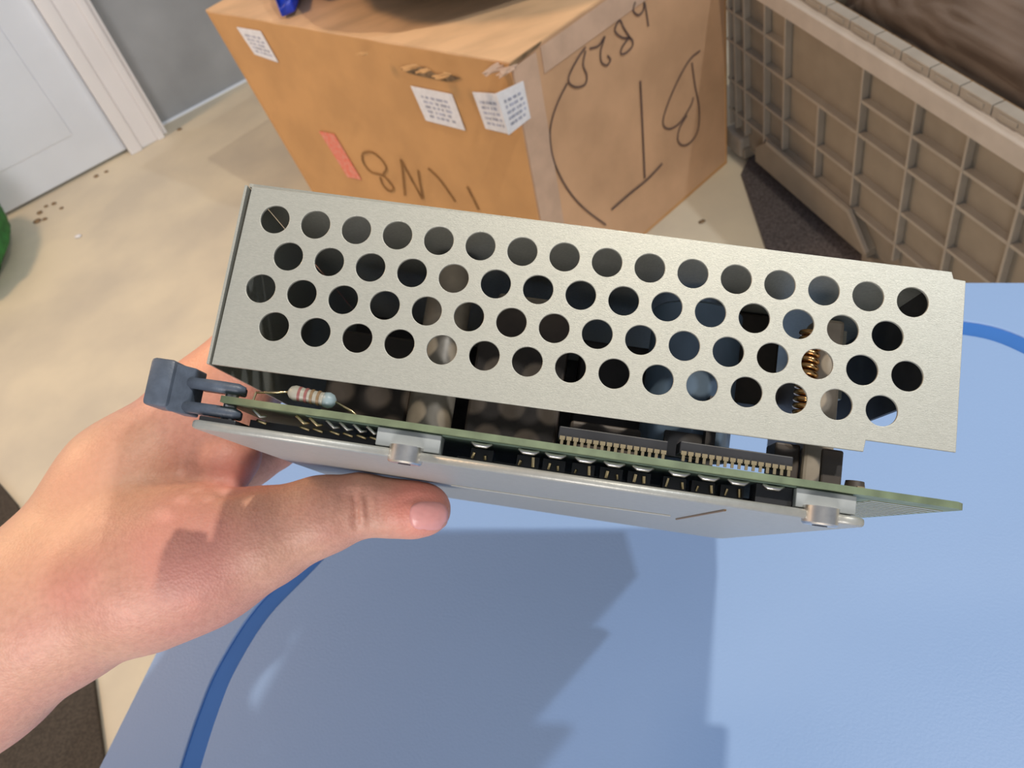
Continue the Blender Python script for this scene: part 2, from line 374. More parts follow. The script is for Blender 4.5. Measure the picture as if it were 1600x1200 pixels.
# blue packet on the box (its tip shows at the top of the frame)
tip = W(440, 27, hb + .012)
bag = MB()
b0 = W(432, -6, hb + .012); b1 = W(470, -6, hb + .012)
bagc = W(640, -160, hb + .06)
bg = empty('plastic_bag', tuple(W(520, -60, hb + .012))); tag(bg, 'crumpled blue plastic bag lying on the cardboard box', 'bag')
bl = np.array(bg.location)
o = lump('bag_shade_bulk', 'bagshade', tuple(W(690, -122, hb + .096) - bl), (.23, .17, .070), .10, 2.2, bg, rot=-.5, seed=2)  # dark bulk added to shade the box top beside the blue corner
v = []; f = []
P = [W(428, -30, hb + .014), W(433, 5, hb + .012), W(441, 28, hb + .008), W(462, 18, hb + .012), W(470, -6, hb + .016), W(480, -50, hb + .05)]
c1 = [p - bl for p in P]; c2 = [p - bl + np.array([0, 0, .012 + .01 * i % .02]) for i, p in enumerate(P)]
MB().add(c1 + c2, [(0, 1, 2, 3, 4, 5), (11, 10, 9, 8, 7, 6)] + [(i, i + 6, (i + 1) % 6 + 6, (i + 1) % 6) for i in range(6)]).build('bag_corner', 'bluebag', bg, bevel=.003, smooth=True)['label'] = 'shiny blue corner of the bag'
o2 = lump('bag_neck', 'bluebag', tuple(W(468, -66, hb + .058) - bl), (.045, .09, .042), .2, 3, bg, rot=.3, seed=5)

# ---------------------------------------------------------------- crate
hr = .33
zc = lambda x, y: (1100 + x / 2.666, y / 2.666)
CA = W(*zc(375, 70), hr); CB = W(*zc(1333, 680), hr); cd = (CB - CA); cd[2] = 0; cd /= np.linalg.norm(cd); cn = np.array([-cd[1], cd[0], 0])
crate = empty('plastic_crate'); crate.matrix_world = Matrix(((cd[0], cn[0], 0, CA[0]), (cd[1], cn[1], 0, CA[1]), (0, 0, 1, 0), (0, 0, 0, 1)))
tag(crate, 'taupe folding plastic crate with ribbed grid side and hinged rim', 'crate')
# local: x along the wall (s), y inwards, z up; make sure y points away from the camera
S0, S1, DI = -.185, .70, .42
MB().box(S0, S1, .006, .012, .028, hr + .02).build('side_panel', 'crate', crate)
MB().box(S0, S1, DI - .006, DI, .028, hr + .02).build('side_panel', 'crate', crate)
MB().box(S0, S0 + .006, .012, DI - .006, .028, hr + .02).build('end_panel', 'crate', crate)
MB().box(S1 - .006, S1, .012, DI - .006, .028, hr + .02).build('end_panel', 'crate', crate)
MB().box(S0, S1, .006, DI, .022, .03).build('floor_panel', 'crate', crate)
cols = [-.178, -.160, -.130, -.070, -.014, .077, .170, .275, .368, .460, .55, .64]
for i, s in enumerate(cols):
    top = .223 if s == .077 else hr
    b = MB().box(s - .0022, s + .0022, -.006, .006, .06, top)
    b.build('vertical_rib', 'craterib', crate, bevel=.0008)
for z in (.276, .223, .15, .09):
    if z == .276:
        for a, b in ((S0, -.014), (.170, S1)): MB().box(a, b, -.005, .006, z - .0025, z + .0025).build('horizontal_rib', 'craterib', crate)
    else: MB().box(S0, S1, -.005, .006, z - .0025, z + .0025).build('horizontal_rib', 'craterib', crate)
# plain base panel with its ledge and slanted end
MB().add([(-.05, -.010, .092), (.175, -.010, .092), (.225, -.010, .045), (.225, -.010, .03), (-.09, -.010, .03), (-.09, -.010, .06),
          (-.05, .006, .092), (.175, .006, .092), (.225, .006, .045), (.225, .006, .03), (-.09, .006, .03), (-.09, .006, .06)],
         [(5, 4, 3, 2, 1, 0), (6, 7, 8, 9, 10, 11)] + [(i, (i + 1) % 6, (i + 1) % 6 + 6, i + 6) for i in range(6)]).build('base_panel', 'crate', crate, bevel=.001)
MB().add([(-.05, -.014, .088), (.175, -.014, .088), (.225, -.014, .040), (.228, -.014, .046), (.178, -.014, .096), (-.05, -.014, .096),
          (-.05, -.008, .088), (.175, -.008, .088), (.225, -.008, .040), (.228, -.008, .046), (.178, -.008, .096), (-.05, -.008, .096)],
         [(5, 4, 3, 2, 1, 0), (6, 7, 8, 9, 10, 11), (0, 1, 7, 6), (1, 2, 8, 7), (2, 3, 9, 8), (3, 4, 10, 9), (4, 5, 11, 10), (5, 0, 6, 11)]).build('base_ledge', 'craterib', crate)
for s in (-.16, .24, .62):
    MB().box(s - .03, s + .03, -.008, .03, .0085, .03).build('foot', 'crate', crate, bevel=.003)
MB().box(S0 - .006, -.135, -.012, .03, .0085, .05).build('corner_foot', 'craterib', crate, bevel=.006)
# rim: bright sloping band, step and hinge line
MB().add([(x, y, z) for x in (S0 - .01, S1 + .01) for (y, z) in ((-.012, hr), (-.010, hr + .026), (-.002, hr + .030), (.012, hr + .030), (.012, hr))],
         [(4, 3, 2, 1, 0), (5, 6, 7, 8, 9)] + [(i, i + 5, (i + 1) % 5 + 5, (i + 1) % 5) for i in range(5)]).build('rim', 'craterim', crate, bevel=.0012)
s = S0; hs = []
while s < S1 - .01:
    w_ = .052
    b = MB().box(s + .001, s + w_ - .001, .000, .016, hr + .030, hr + .044); hs.append(b)
    b.box(s + .012, s + w_ - .012, -.0015, .0, hr + .034, hr + .040)
    b.build('hinge_knuckle', 'craterib', crate, bevel=.0012); s += w_
MB().tube([(S0, .018, hr + .040), (S1, .018, hr + .040)], .0025).build('hinge_pin', 'copper', crate)
MB().box(S0, S1, DI - .014, DI + .01, hr, hr + .03).build('rim', 'craterim', crate, bevel=.002)
MB().box(S0 - .01, S0 + .012, .012, DI - .014, hr, hr + .03).build('rim', 'craterim', crate, bevel=.002)
MB().box(S1 - .012, S1 + .01, .012, DI - .014, hr, hr + .03).build('rim', 'craterim', crate, bevel=.002)
# blanket in the crate
cm = np.array([cd, cn, [0, 0, 1]]).T
bc = np.array([CA[0], CA[1], 0]) + cm @ np.array([.24, .262, .20])
o = lump('fleece_blanket', 'blanket', tuple(bc), (.37, .138, .165), .09, 2.4, rot=math.atan2(cd[1], cd[0]), seed=9, seg=160, sq=.6, fine=.02)
tag(o, 'brown fleece blanket bundled inside the plastic crate', 'blanket')

# ---------------------------------------------------------------- floor things
def slab(name, m, pts, h, label, cat, amp=.002):
    c = np.mean(pts, 0); b = MB(); k = len(pts)
    v = [(p[0] - c[0], p[1] - c[1], 0.0) for p in pts] + [(p[0] - c[0], p[1] - c[1], h) for p in pts]
    b.add(v, [tuple(range(k))[::-1], tuple(range(k, 2 * k))] + [(i, (i + 1) % k, (i + 1) % k + k, i + k) for i in range(k)])
    o = b.build(name, m, bevel=h * .3); o.location = (c[0], c[1], 0.0005); return tag(o, label, cat)
def ccw(P):
    P = [np.array(p[:2]) for p in P]; a = sum(P[i][0] * P[(i + 1) % len(P)][1] - P[(i + 1) % len(P)][0] * P[i][1] for i in range(len(P)))
    return P if a > 0 else P[::-1]
slab('carpet_piece', 'rug', ccw([W(1196, 390, 0), W(1158, 275, 0), W(1172, 245, 0), (.60, 1.30), (.72, 1.28), (.80, .62), (.62, .62), (.53, .8)]), .007, 'dark grey speckled carpet piece under the front of the crate', 'carpet')
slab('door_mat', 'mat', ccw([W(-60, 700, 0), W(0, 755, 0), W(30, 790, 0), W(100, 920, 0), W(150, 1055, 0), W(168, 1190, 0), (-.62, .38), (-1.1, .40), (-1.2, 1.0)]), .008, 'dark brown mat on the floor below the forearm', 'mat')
g1 = W(-14, 378, .045)
o = lump('green_bag', 'green', (g1[0] - .06, g1[1] - .02, .085), (.105, .15, .085), .12, 2.4, seed=3, sq=.8); tag(o, 'green cloth bag on the floor at the left edge', 'bag')
for i, (px, py) in enumerate(((122, 369),)):
    o = lump('paper_scrap', 'paper', tuple(W(px, py, .003)), (.008, .005, .003), .3, 3, seg=12); tag(o, 'small white paper scrap on the floor near the door', 'scrap')
o = lump('dirt_crumb', 'torn', tuple(W(1097, 346, .002)), (.006, .004, .002), .3, 3, seg=12); tag(o, 'small brown crumb on the floor below the crate corner', 'crumb')

for k_, (px, py, r_) in enumerate(((62, 332, .007), (72, 322, .005), (84, 318, .006), (58, 345, .009), (70, 342, .006), (96, 325, .005), (150, 275, .006), (166, 268, .005), (280, 202, .006))):
    o = lump('dirt_clod', 'torn', tuple(W(px, py, r_ * .3)), (r_, r_ * .7, r_ * .35), .35, 3, seed=k_, seg=12)
    tag(o, ('small brown dirt clod by the foot of the grey wall' if k_ == 8 else 'small brown dirt clod on the floor along the foot of the white door'), 'dirt', 'dirt clods by the white door')
# ---------------------------------------------------------------- blue table
zt = .53
E0 = W(156, 1196, zt)[:2]; ed = np.array([.4480, .894]); ed /= np.linalg.norm(ed); er = np.array([ed[1], -ed[0]])   # along left edge, to the right
Ff = np.array(W(1554, 441, zt)[:2])
FL = E0 + ed * ((Ff - E0) @ ed)
tab = empty('plastic_table'); tab.matrix_world = Matrix(((er[0], ed[0], 0, FL[0]), (er[1], ed[1], 0, FL[1]), (0, 0, 1, 0), (0, 0, 0, 1)))
tag(tab, 'pale blue plastic table with darker blue groove near its edge', 'table')
TW, TL = .60, .70          # local x 0..TW, y 0..-TL
def tl(p):
    q = np.array(p[:2]) - FL; return (q @ er, q @ ed)
def rr(x0, x1, y0, y1, r, n=8):
    P = []
    for (cx_, cy_, a0) in ((x1 - r, y1 - r, 0), (x0 + r, y1 - r, 90), (x0 + r, y0 + r, 180), (x1 - r, y0 + r, 270)):
        for k in range(n + 1): a = math.radians(a0 + 90 * k / n); P.append((cx_ + r * math.cos(a), cy_ + r * math.sin(a)))
    return P
# groove line through the photo's points
gl = [tl(W(x, y, zt)) for x, y in ((408, 955), (355, 1040), (327, 1107), (298, 1196))]
gr = [tl(W(x, y, zt)) for x, y in ((1508, 512), (1560, 522), (1600, 539))]
G = [(.0588, -.4036), (.0548, -.371), (.0545, -.344), (.062, -.307), (.0813, -.269), (.105, -.22), (.13, -.16), (.17, -.10), (.24, -.062), (.34, -.047), (.43, -.044), (.492, -.0445), (.5254, -.0593), (.550, -.088), (.560, -.14), (.560, -.30), (.560, -.45), (.54, -.54), (.45, -.58), (.30, -.585), (.17, -.575), (.10, -.53), (.068, -.46)]
def smooth_loop(P, k=6):
    Q = []; n = len(P)
    for i in range(n):
        p0, p1, p2, p3 = [np.array(P[(i + j) % n]) for j in (-1, 0, 1, 2)]
        for a in range(k):
            t = a / k; Q.append(.5 * (2 * p1 + (p2 - p0) * t + (2 * p0 - 5 * p1 + 4 * p2 - p3) * t * t + (3 * p1 - p0 - 3 * p2 + p3) * t ** 3))
    return Q
C = smooth_loop(G); gw = .0072
def offset(C, dd):
    R = []
    for i in range(len(C)):
        t = C[(i + 1) % len(C)] - C[i - 1]; t /= np.linalg.norm(t); R.append(C[i] + np.array([t[1], -t[0]]) * dd)
    return R
Go, Gi = offset(C, -gw), offset(C, gw)
if max(p[0] for p in Gi) > max(p[0] for p in Go): Go, Gi = Gi, Go
k = len(C)
curve_plate('tabletop', rr(-.0, TW, -TL, 0, .02), [], .018, 'table', tab, .003).location = (0, 0, zt - .012)
def plate_from(outline, inner, z0, z1, name, m):
    cu = bpy.data.curves.new(name, 'CURVE'); cu.dimensions = '2D'; cu.fill_mode = 'BOTH'; cu.extrude = (z1 - z0) / 2 - .0008; cu.bevel_depth = .0008
    for P in ([outline, inner] if inner is not None else [outline]):
        q = cu.splines.new('POLY'); q.points.add(len(P) - 1); q.use_cyclic_u = True
        for i, p in enumerate(P): q.points[i].co = (p[0], p[1], 0, 1)
    t = bpy.data.objects.new('tmp', cu); COL.objects.link(t); dg = bpy.context.evaluated_depsgraph_get(); dg.update()
    me = bpy.data.meshes.new_from_object(t.evaluated_get(dg)); bpy.data.objects.remove(t); me.materials.clear()
    o = link(name, me, m, tab); o.location = (0, 0, (z0 + z1) / 2); return o
plate_from(rr(.001, TW - .001, -TL + .001, -.001, .02), Go, zt - .0035, zt, 'outer_border', 'table')
plate_from(Gi, None, zt - .0035, zt, 'centre_panel', 'table')
rb = MB(); n_ = len(Go)
rb.add([(p[0], p[1], z_) for z_ in (zt - .0030, zt - .0012) for P_ in (Go, Gi) for p in P_],
       [q for i in range(n_) for j in ((i + 1) % n_,) for q in ((i, j, n_ + j, n_ + i), (2 * n_ + i, 3 * n_ + i, 3 * n_ + j, 2 * n_ + j), (i, 2 * n_ + i, 2 * n_ + j, j), (n_ + i, n_ + j, 3 * n_ + j, 3 * n_ + i))])
rb.build('groove', 'groove', tab)['label'] = 'darker blue groove'
for (x, y) in ((.08, -.08), (TW - .08, -.08), (.08, -TL + .08), (TW - .08, -TL + .08)):
    MB().tube([(x, y, 0), (x, y, zt - .02)], [.014, .022], 20).build('leg', 'leg', tab, smooth=True)

# ---------------------------------------------------------------- the module held in the hand
t0 = np.array([-0.0710485, -0.04938558, 0.25898947])
uC = np.array([0.98790092, 0.13896138, -0.06885858]); vC = np.array([-0.14889447, 0.97405026, -0.17045974]); wC = np.array([0.0433844, 0.17865, 0.98295573])
uC /= np.linalg.norm(uC); wC = wC - uC * (wC @ uC); wC /= np.linalg.norm(wC); vC = np.cross(wC, uC)
uW, vW, wW, oW = M @ uC, M @ vC, M @ wC, CAM0 + M @ t0
dev = empty('circuit_module'); dev.matrix_world = Matrix(((uW[0], vW[0], wW[0], oW[0]), (uW[1], vW[1], wW[1], oW[1]), (uW[2], vW[2], wW[2], oW[2]), (0, 0, 0, 1)))
tag(dev, 'metal-caged circuit board module with rows of round vent holes, held up in the hand', 'electronic module')
mm = .001
def B(*a): return MB().box(*[x * mm for x in a])
def uvw(px, py, w=0.):                         # photo point onto the module's own plane w (mm) -> u, v in mm
    r = np.array([(px - 800) / F, (py - 600) / F, 1.]); k_ = ((t0 + wC * w * mm) @ wC) / (r @ wC); q = r * k_ - t0
    return float(q @ uC / mm), float(q @ vC / mm)
pit = 12.5; holes = []
for j, (n, o_) in enumerate(((16, 0), (15, .5), (16, 0), (15, .5))):
    # rows one and three start half a pitch apart from rows two and four
    for i in range(n): holes.append(((i + o_) * pit * mm, j * pit * .866 * mm, 4.55 * mm))
out = [(-8.9, -9.2), (197.6, -10.3), (198.2, -8.3), (201.6, -8.1), (201.8, 41.1), (177.4, 41.2), (177.0, 44.5), (-9.6, 46.0)]
fp = curve_plate('perforated_panel', [(a * mm, b * mm) for a, b in out], holes, 1.0 * mm, 'sheet', dev, .15 * mm)
fp.location = (0, 0, .5 * mm); fp['label'] = 'flat grey metal panel with four rows of round holes'
B(-11.2, -10.4, -9.4, 46.2, -.2, 190).build('side_wall', 'sheet', dev)
B(-10.4, -9.2, -9.0, 45.8, 3, 4.2).build('gap_shade_strip', 'dark', dev)  # dark strip standing in for the shaded gap beside the panel
B(-10.4, 198, -10.6, -9.6, 1.2, 200).build('top_wall', 'sheet', dev)
MB().add([(197 * mm, y * mm, z * mm) for y, z in ((-9.6, 1.2), (25, 1.2), (25.5, 200), (-9.6, 200))] + [(198 * mm, y * mm, z * mm) for y, z in ((-9.6, 1.2), (25, 1.2), (25.5, 200), (-9.6, 200))],
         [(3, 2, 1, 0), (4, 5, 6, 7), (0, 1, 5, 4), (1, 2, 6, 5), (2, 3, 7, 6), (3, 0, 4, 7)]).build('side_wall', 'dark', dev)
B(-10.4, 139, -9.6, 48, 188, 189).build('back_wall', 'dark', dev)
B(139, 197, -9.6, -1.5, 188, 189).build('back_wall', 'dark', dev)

# circuit board
pcb = curve_plate('circuit_board', [(-5 * mm, 0.0), (24 * mm, 0), (25 * mm, -.0008), (203 * mm, -.0008), (205.5 * mm, .002), (205.5 * mm, .103), (203 * mm, .106), (178 * mm, .106), (178 * mm, .16), (-5 * mm, .16)], [], 1.9 * mm, 'pcb', dev, 0)
pcb.rotation_euler = (math.radians(90), 0, 0)     # local y becomes w
pcb.location = (0, 55.7 * mm, 0); pcb['label'] = 'green circuit board seen on its edge'
fm = B(-10, 10, -.06, .06, -1.3, 1.3).mesh('contact_finger')
for i in range(17):
    o = link('contact_finger', fm, 'gold', dev); o.location = (194 * mm, 56.75 * mm, (12 + i * 5.2) * mm)
# solder side strip under the board
B(20, 176, 56.75, 57.0, 2, 155).build('solder_mask', 'pcbunder', dev)

# ejector handle at the left end
hd = B(-26.5, -19.0, 46.8, 60.8, -3, 10).build('ejector_handle', 'handle', dev, bevel=.0012, smooth=True); hd['label'] = 'dark blue-grey plastic ejector handle'
MB().add([(x * mm, y * mm, z * mm) for y in (47.6, 61.4) for x, z in ((-19.6, -2.2), (-15.0, 3.2), (-15.0, 11), (-19.6, 11))], [(0, 1, 2, 3), (7, 6, 5, 4), (0, 4, 5, 1), (1, 5, 6, 2), (2, 6, 7, 3), (3, 7, 4, 0)]).build('handle_web', 'handle', hd, bevel=.0005)
for v0, v1 in ((50.3, 53.7), (57.5, 60.9)):
    MB().tube([(-16.5 * mm, (v0 + v1) / 2 * mm, 3 * mm), (-7 * mm, (v0 + v1) / 2 * mm, 3 * mm), (-1.5 * mm, (v0 + v1) / 2 * mm, 3 * mm), (.6 * mm, (v0 + v1) / 2 * mm, 3.3 * mm)], [1.7 * mm, 1.8 * mm, 1.7 * mm, .9 * mm], 14).build('handle_arm', 'handle', hd, smooth='all')
    B(-15, -1.5, v0 + .4, v1 - .4, 4, 11).build('handle_arm', 'handle', hd, bevel=.0006)
MB().tube([(-5 * mm, 50 * mm, 8 * mm), (-5 * mm, 61.5 * mm, 8 * mm)], 2 * mm, 14).build('pivot_pin', 'steel', hd)
B(-11, 0, 61.2, 63.4, 2, 14).build('gap_block', 'chip', hd, bevel=.0004)  # black block standing in for the dark gap below the handle

# resistor on the board
rs = empty('resistor'); rs.parent = dev
rx0, rx1, rv, rw, rad = 13.5, 27.8, 50.6, 2.6, 2.1
prof = [(rx0, .9), (rx0 + .7, 1.8), (rx0 + 2, 2.3), (rx0 + 4, 2.15), (rx0 + 5, 1.95), (rx1 - 4.2, 1.95), (rx1 - 3.4, 2.1)]
MB().tube([(a * mm, (rv + (a - rx0) * .07) * mm, rw * mm) for a, _ in prof], [r * mm for _, r in prof], 20).build('resistor_body', 'resist', rs, smooth='all')
prof = [(rx1 - 3.4, 2.2), (rx1 - 2, 2.35), (rx1 - .8, 1.9), (rx1, .8)]
MB().tube([(a * mm, (rv + (a - rx0) * .07) * mm, rw * mm) for a, _ in prof], [r * mm for _, r in prof], 20).build('resistor_end', 'resistend', rs, smooth='all')
for a, m_ in ((rx0 + 3.2, 'bandred'), (rx0 + 5.2, 'bandred'), (rx0 + 6.9, 'bandbrown'), (rx0 + 8.9, 'bandbrown')):
    MB().tube([(a * mm, (rv + (a - rx0) * .07) * mm, rw * mm), ((a + .8) * mm, (rv + (a + .8 - rx0) * .07) * mm, rw * mm)], 2.22 * mm, 20).build('colour_band', m_, rs, smooth=True)
MB().tube([(4 * mm, 52.2 * mm, rw * mm), (10 * mm, 51.3 * mm, rw * mm), (rx0 * mm, 50.7 * mm, rw * mm)], .36 * mm, 8).build('wire_lead', 'gold', rs, smooth='all')
MB().tube([(4 * mm, 52.2 * mm, rw * mm), (3.6 * mm, 54.8 * mm, rw * mm)], .36 * mm, 8).build('wire_lead', 'gold', rs)
MB().tube([(rx1 * mm, 51.6 * mm, rw * mm), (33 * mm, 53.6 * mm, rw * mm), (35 * mm, 54.9 * mm, rw * mm)], .36 * mm, 8).build('wire_lead', 'gold', rs, smooth='all')

# two long chips with rows of gold pins
def chip(x0, x1, y0, x2, y2, n, w0):
    (a0, v0), (a1, v1) = uvw(x0, y0, w0), uvw(x2, y2, w0)
    ch = B(a0 - 1.2, a1 + 1.0, v0 - 4.1, v0 - .6, w0 + .4, w0 + 9).build('memory_chip', 'chip', dev, bevel=.0003)
    pm = B(-.42, .42, -1.3, 1.5, 0, .35).box(-.75 * mm, .75 * mm, -1.3 * mm, -.2 * mm, -.2 * mm, .35 * mm).mesh('pin')
    for i in range(n):
        o = link('pin', pm, 'gold', ch); o.location = ((a0 + (a1 - a0) * i / (n - 1)) * mm, (v0 + .0) * mm, w0 * mm)
    return ch
chip(878, 0, 688, 1037, 706, 16, 1.0)
chip(1068, 0, 712, 1233, 733, 16, 1.0)
# parts inside the cage
def can(u_, w_, r, v0, v1, m_, name='capacitor', cap='steel'):
    c = MB().tube([(u_ * mm, v0 * mm, w_ * mm), (u_ * mm, (v0 + 1) * mm, w_ * mm), (u_ * mm, v1 * mm, w_ * mm)], [r * .92 * mm, r * mm, r * mm], 32).build(name, m_, dev, smooth=True)
    MB().tube([(u_ * mm, (v0 - .3) * mm, w_ * mm), (u_ * mm, (v0 + .2) * mm, w_ * mm)], r * .8 * mm, 24).build('top_cap', cap, c)
    return c
can(50, 38, 7.5, -4, 54.6, 'tan', 'film_capacitor')
can(134, 46, 15, -2, 48, 'bluecap')
B(62, 92, 6, 54.6, 36, 90).build('transformer_core', 'brown', dev, bevel=.001)
B(66, 88, 2, 6, 40, 86).build('transformer_winding', 'tan', dev, bevel=.001)
B(10, 40, 20, 54.6, 50, 90).build('relay', 'brown', dev, bevel=.001)
B(6, 42, 4, 54.6, 92, 96).build('heat_sink_base', 'dark', dev)
B(96, 128, 8, 49, 66, 110).build('relay', 'dark', dev, bevel=.001)
B(96, 118, 44, 54.6, 24, 60).build('relay', 'brown', dev, bevel=.001)
B(126, 140, 42, 50, 30, 34).build('bracket', 'dark', dev)
B(138, 141, 30, 54.6, 26, 60).build('bracket', 'dark', dev)
B(146, 166, -9, 24, 62, 96).build('relay', 'brown', dev, bevel=.001)
# copper choke on its tan bobbin, standing on the board
ck = B(166.5, 175.5, 2, 54.6, 20, 31).build('choke_bobbin', 'tan', dev, bevel=.0012)
for i in range(16):
    v_ = 6 + i * 2.1
    P = [((165.6 + 2.6 * math.cos(a)) * mm, (v_ + a * .33) * mm, (21.5 + 3.4 * math.sin(a)) * mm) for a in np.linspace(0, 2 * math.pi, 13)]
    MB().tube(P, .85 * mm, 8).build('copper_turn', 'copper', ck, smooth='all')
B(158.5, 166, 42, 54.6, 22, 34).build('bracket', 'brown', dev, bevel=.0006)
B(168.5, 174.5, 44, 54.6, 8, 10).build('bracket', 'brown', dev, bevel=.0006)
MB().tube([(178.8 * mm, 52.0 * mm, 10 * mm), (178.8 * mm, 54.7 * mm, 10 * mm)], [2.6 * mm, 3 * mm], 20).build('transistor', 'brown', dev, smooth=True)
B(178.5, 180.5, 53.6, 54.7, 6.6, 7.4).build('pin', 'gold', dev)
B(179, 186, -4, 20, 52, 56).build('bracket', 'sheet', dev)
B(182, 188, -9, 26, 70, 76).build('bracket', 'dark', dev)

# lower plate
PT = 2.6
def notch(c, r):
    return [((c - r) * mm, 0), ((c - r) * mm, -.003)] + [((c + r * math.cos(a)) * mm, (-3 - r * .0 - r * math.sin(a)) * mm) for a in np.linspace(math.pi, 0, 9)[1:-1]] + [((c + r) * mm, -.003), ((c + r) * mm, 0)]
ol = [(-11 * mm, -.001), (-10 * mm, 0)] + [(46.3 * mm, 0), (47.2 * mm, -.0055), (54.6 * mm, -.0055), (55.5 * mm, 0)] + [(162.8 * mm, 0), (163.7 * mm, -.0055), (171.1 * mm, -.0055), (172.0 * mm, 0)] + [(176 * mm, 0), (178.5 * mm, -.002), (178.5 * mm, -.196), (174 * mm, -.2), (-8 * mm, -.2), (-11 * mm, -.197)]
pl = curve_plate('base_plate', ol, [], PT * mm, 'plate', dev, .9 * mm)
pl.rotation_euler = (math.radians(-90) + math.radians(-.75), 0, 0); pl.location = (0, 64.0 * mm, 0)
pl['label'] = 'smooth pale grey metal base plate'
for c in (50.9, 167.4):
    s_ = MB().tube([(c * mm, v_ * mm, 1.2 * mm) for v_ in (61.5, 66.0, 66.5)], [4.9 * mm, 4.9 * mm, 4.4 * mm], 28).build('screw', 'steel', dev, smooth=True)
    MB().tube([(c * mm, 66.4 * mm, 1.2 * mm), (c * mm, 66.7 * mm, 1.2 * mm)], 2 * mm, 6).build('screw_socket', 'dark', s_)
for a, b_ in ((41.6, 60.2), (160.4, 176.8)):
    B(a, b_, 57.0, 62.3, 1.2, 9).build('spacer_block', 'block', dev, bevel=.0003)
def onplate(px, py, lift=0.0):
    v0 = 65.5; r = np.array([(px - 800) / F, (py - 600) / F, 1.])
    th = math.radians(.75); nn = vC * math.cos(th) - wC * math.sin(th); p0 = t0 + vC * (v0 + lift) * mm
    k_ = (p0 @ nn) / (r @ nn); q = r * k_ - t0; return Vector((q @ uC, q @ vC, q @ wC))
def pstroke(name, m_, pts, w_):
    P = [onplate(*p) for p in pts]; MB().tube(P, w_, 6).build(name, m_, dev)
pstroke('ink_mark', 'bandbrown', [(1057, 811), (1095, 804), (1133, 797)], .0004)
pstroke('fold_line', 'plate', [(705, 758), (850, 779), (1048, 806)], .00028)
# solder joints and small parts between board and plate
for i, (px, py) in enumerate(((752, 693), (826, 705), (868, 711), (915, 718), (960, 725), (1005, 732), (1062, 740), (1108, 748), (1155, 753), (1210, 760))):
    a, v_ = uvw(px, py, 2)
    s_ = MB().tube([((a - 3) * mm, 57.3 * mm, 3 * mm), ((a - 1.5) * mm, 58.0 * mm, 3 * mm), ((a + 1.5) * mm, 58.0 * mm, 3 * mm), ((a + 3) * mm, 57.3 * mm, 3 * mm)], [.4 * mm, .75 * mm, .75 * mm, .4 * mm], 10).build('solder_joint', 'steel', dev, smooth='all')
    for q in (-1.7 + random.uniform(-.6, .6), 1.5 + random.uniform(-.6, .6)): MB().tube([((a + q) * mm, random.uniform(58.6, 60.4) * mm, 9 * mm), ((a + q * 1.2) * mm, 61.4 * mm, 9.5 * mm)], random.uniform(.35, .6) * mm, 8).build('pin', 'gold', s_)
    B(a - 3.4, a + 3.2, 58.4, 61.8, 10, 16).build('socket_body', 'chip', dev)
for a in (4, 17, 21, 26, 30, 34, 38):
    MB().tube([(a * mm, 57.2 * mm, 3 * mm), ((a + 2.4) * mm, 59.0 * mm, 3.5 * mm), ((a + 4) * mm, 58.6 * mm, 4 * mm)], [.45 * mm, .5 * mm, .35 * mm], 8).build('pin', 'gold' if a % 2 else 'steel', dev, smooth='all')
    MB().tube([((a + 1) * mm, 60 * mm, 5 * mm), ((a + 4) * mm, 60.6 * mm, 5 * mm)], .4 * mm, 8).build('pin', 'gold', dev, smooth='all')
B(2, 40, 59.8, 62.4, 8, 20).build('socket_body', 'chip', dev)
B(64, 158, 61, 62.6, 14, 40).build('socket_body', 'chip', dev)
B(150, 160, 57.2, 62.4, 4, 12).build('socket_body', 'chip', dev)
B(0, 175, 57.2, 62, 150, 153).build('rear_spacer', 'chip', dev)
B(-9.5, -3, 66, 71, 168, 182).build('rubber_foot', 'chip', dev, bevel=.0006)

# ---------------------------------------------------------------- hand (signed distance field, meshed by surface nets)
def dvpt(u_, v_, w_): return (t0 + uC * u_ * mm + vC * v_ * mm + wC * w_ * mm) * 1000      # camera space, mm
def cpt(px, py, dep): return np.array([(px - 800) / F * dep, (py - 600) / F * dep, dep]) * 1000
caps = []
def chain(P, k=8.):
    for (a, ra), (b, rb) in zip(P[:-1], P[1:]): caps.append((np.array(a), np.array(b), ra, rb, k))
chain([(cpt(-620, 1520, .37), 42), (cpt(-250, 1212, .355), 37), (cpt(-40, 1040, .345), 31), (cpt(70, 955, .343), 29.5)], 14)
chain([(cpt(70, 925, .350), 28.5), (cpt(200, 760, .358), 25.5), (cpt(325, 640, .368), 21)], 14)          # index metacarpal side
chain([(cpt(325, 640, .368), 20), (cpt(392, 560, .372), 16)], 10)
chain([(cpt(90, 950, .342), 29), (cpt(235, 893, .336), 27), (cpt(322, 868, .334), 23.5), (cpt(415, 840, .331), 17.6)], 14)   # thumb metacarpal
chain([(cpt(415, 836, .331), 17.2), (cpt(500, 806, .330), 13.6), (cpt(565, 789, .330), 12.0)], 8)
chain([(cpt(565, 789, .330), 12.0), (cpt(610, 794, .330), 10.8), (cpt(645, 796, .330), 10.6), (cpt(664, 796, .330), 9.9)], 3)
chain([(cpt(230, 820, .365), 24), (cpt(335, 730, .366), 14)], 12)                                       # palm
chain([(cpt(352, 722, .352), 12.5), (cpt(362, 712, .356), 12)], 8)
chain([(cpt(250, 790, .395), 24), (cpt(360, 700, .405), 20), (cpt(430, 690, .412), 13)], 12)            # ulnar palm
chain([(cpt(170, 900, .375), 24), (cpt(330, 640, .41), 22)], 12)
fing = []
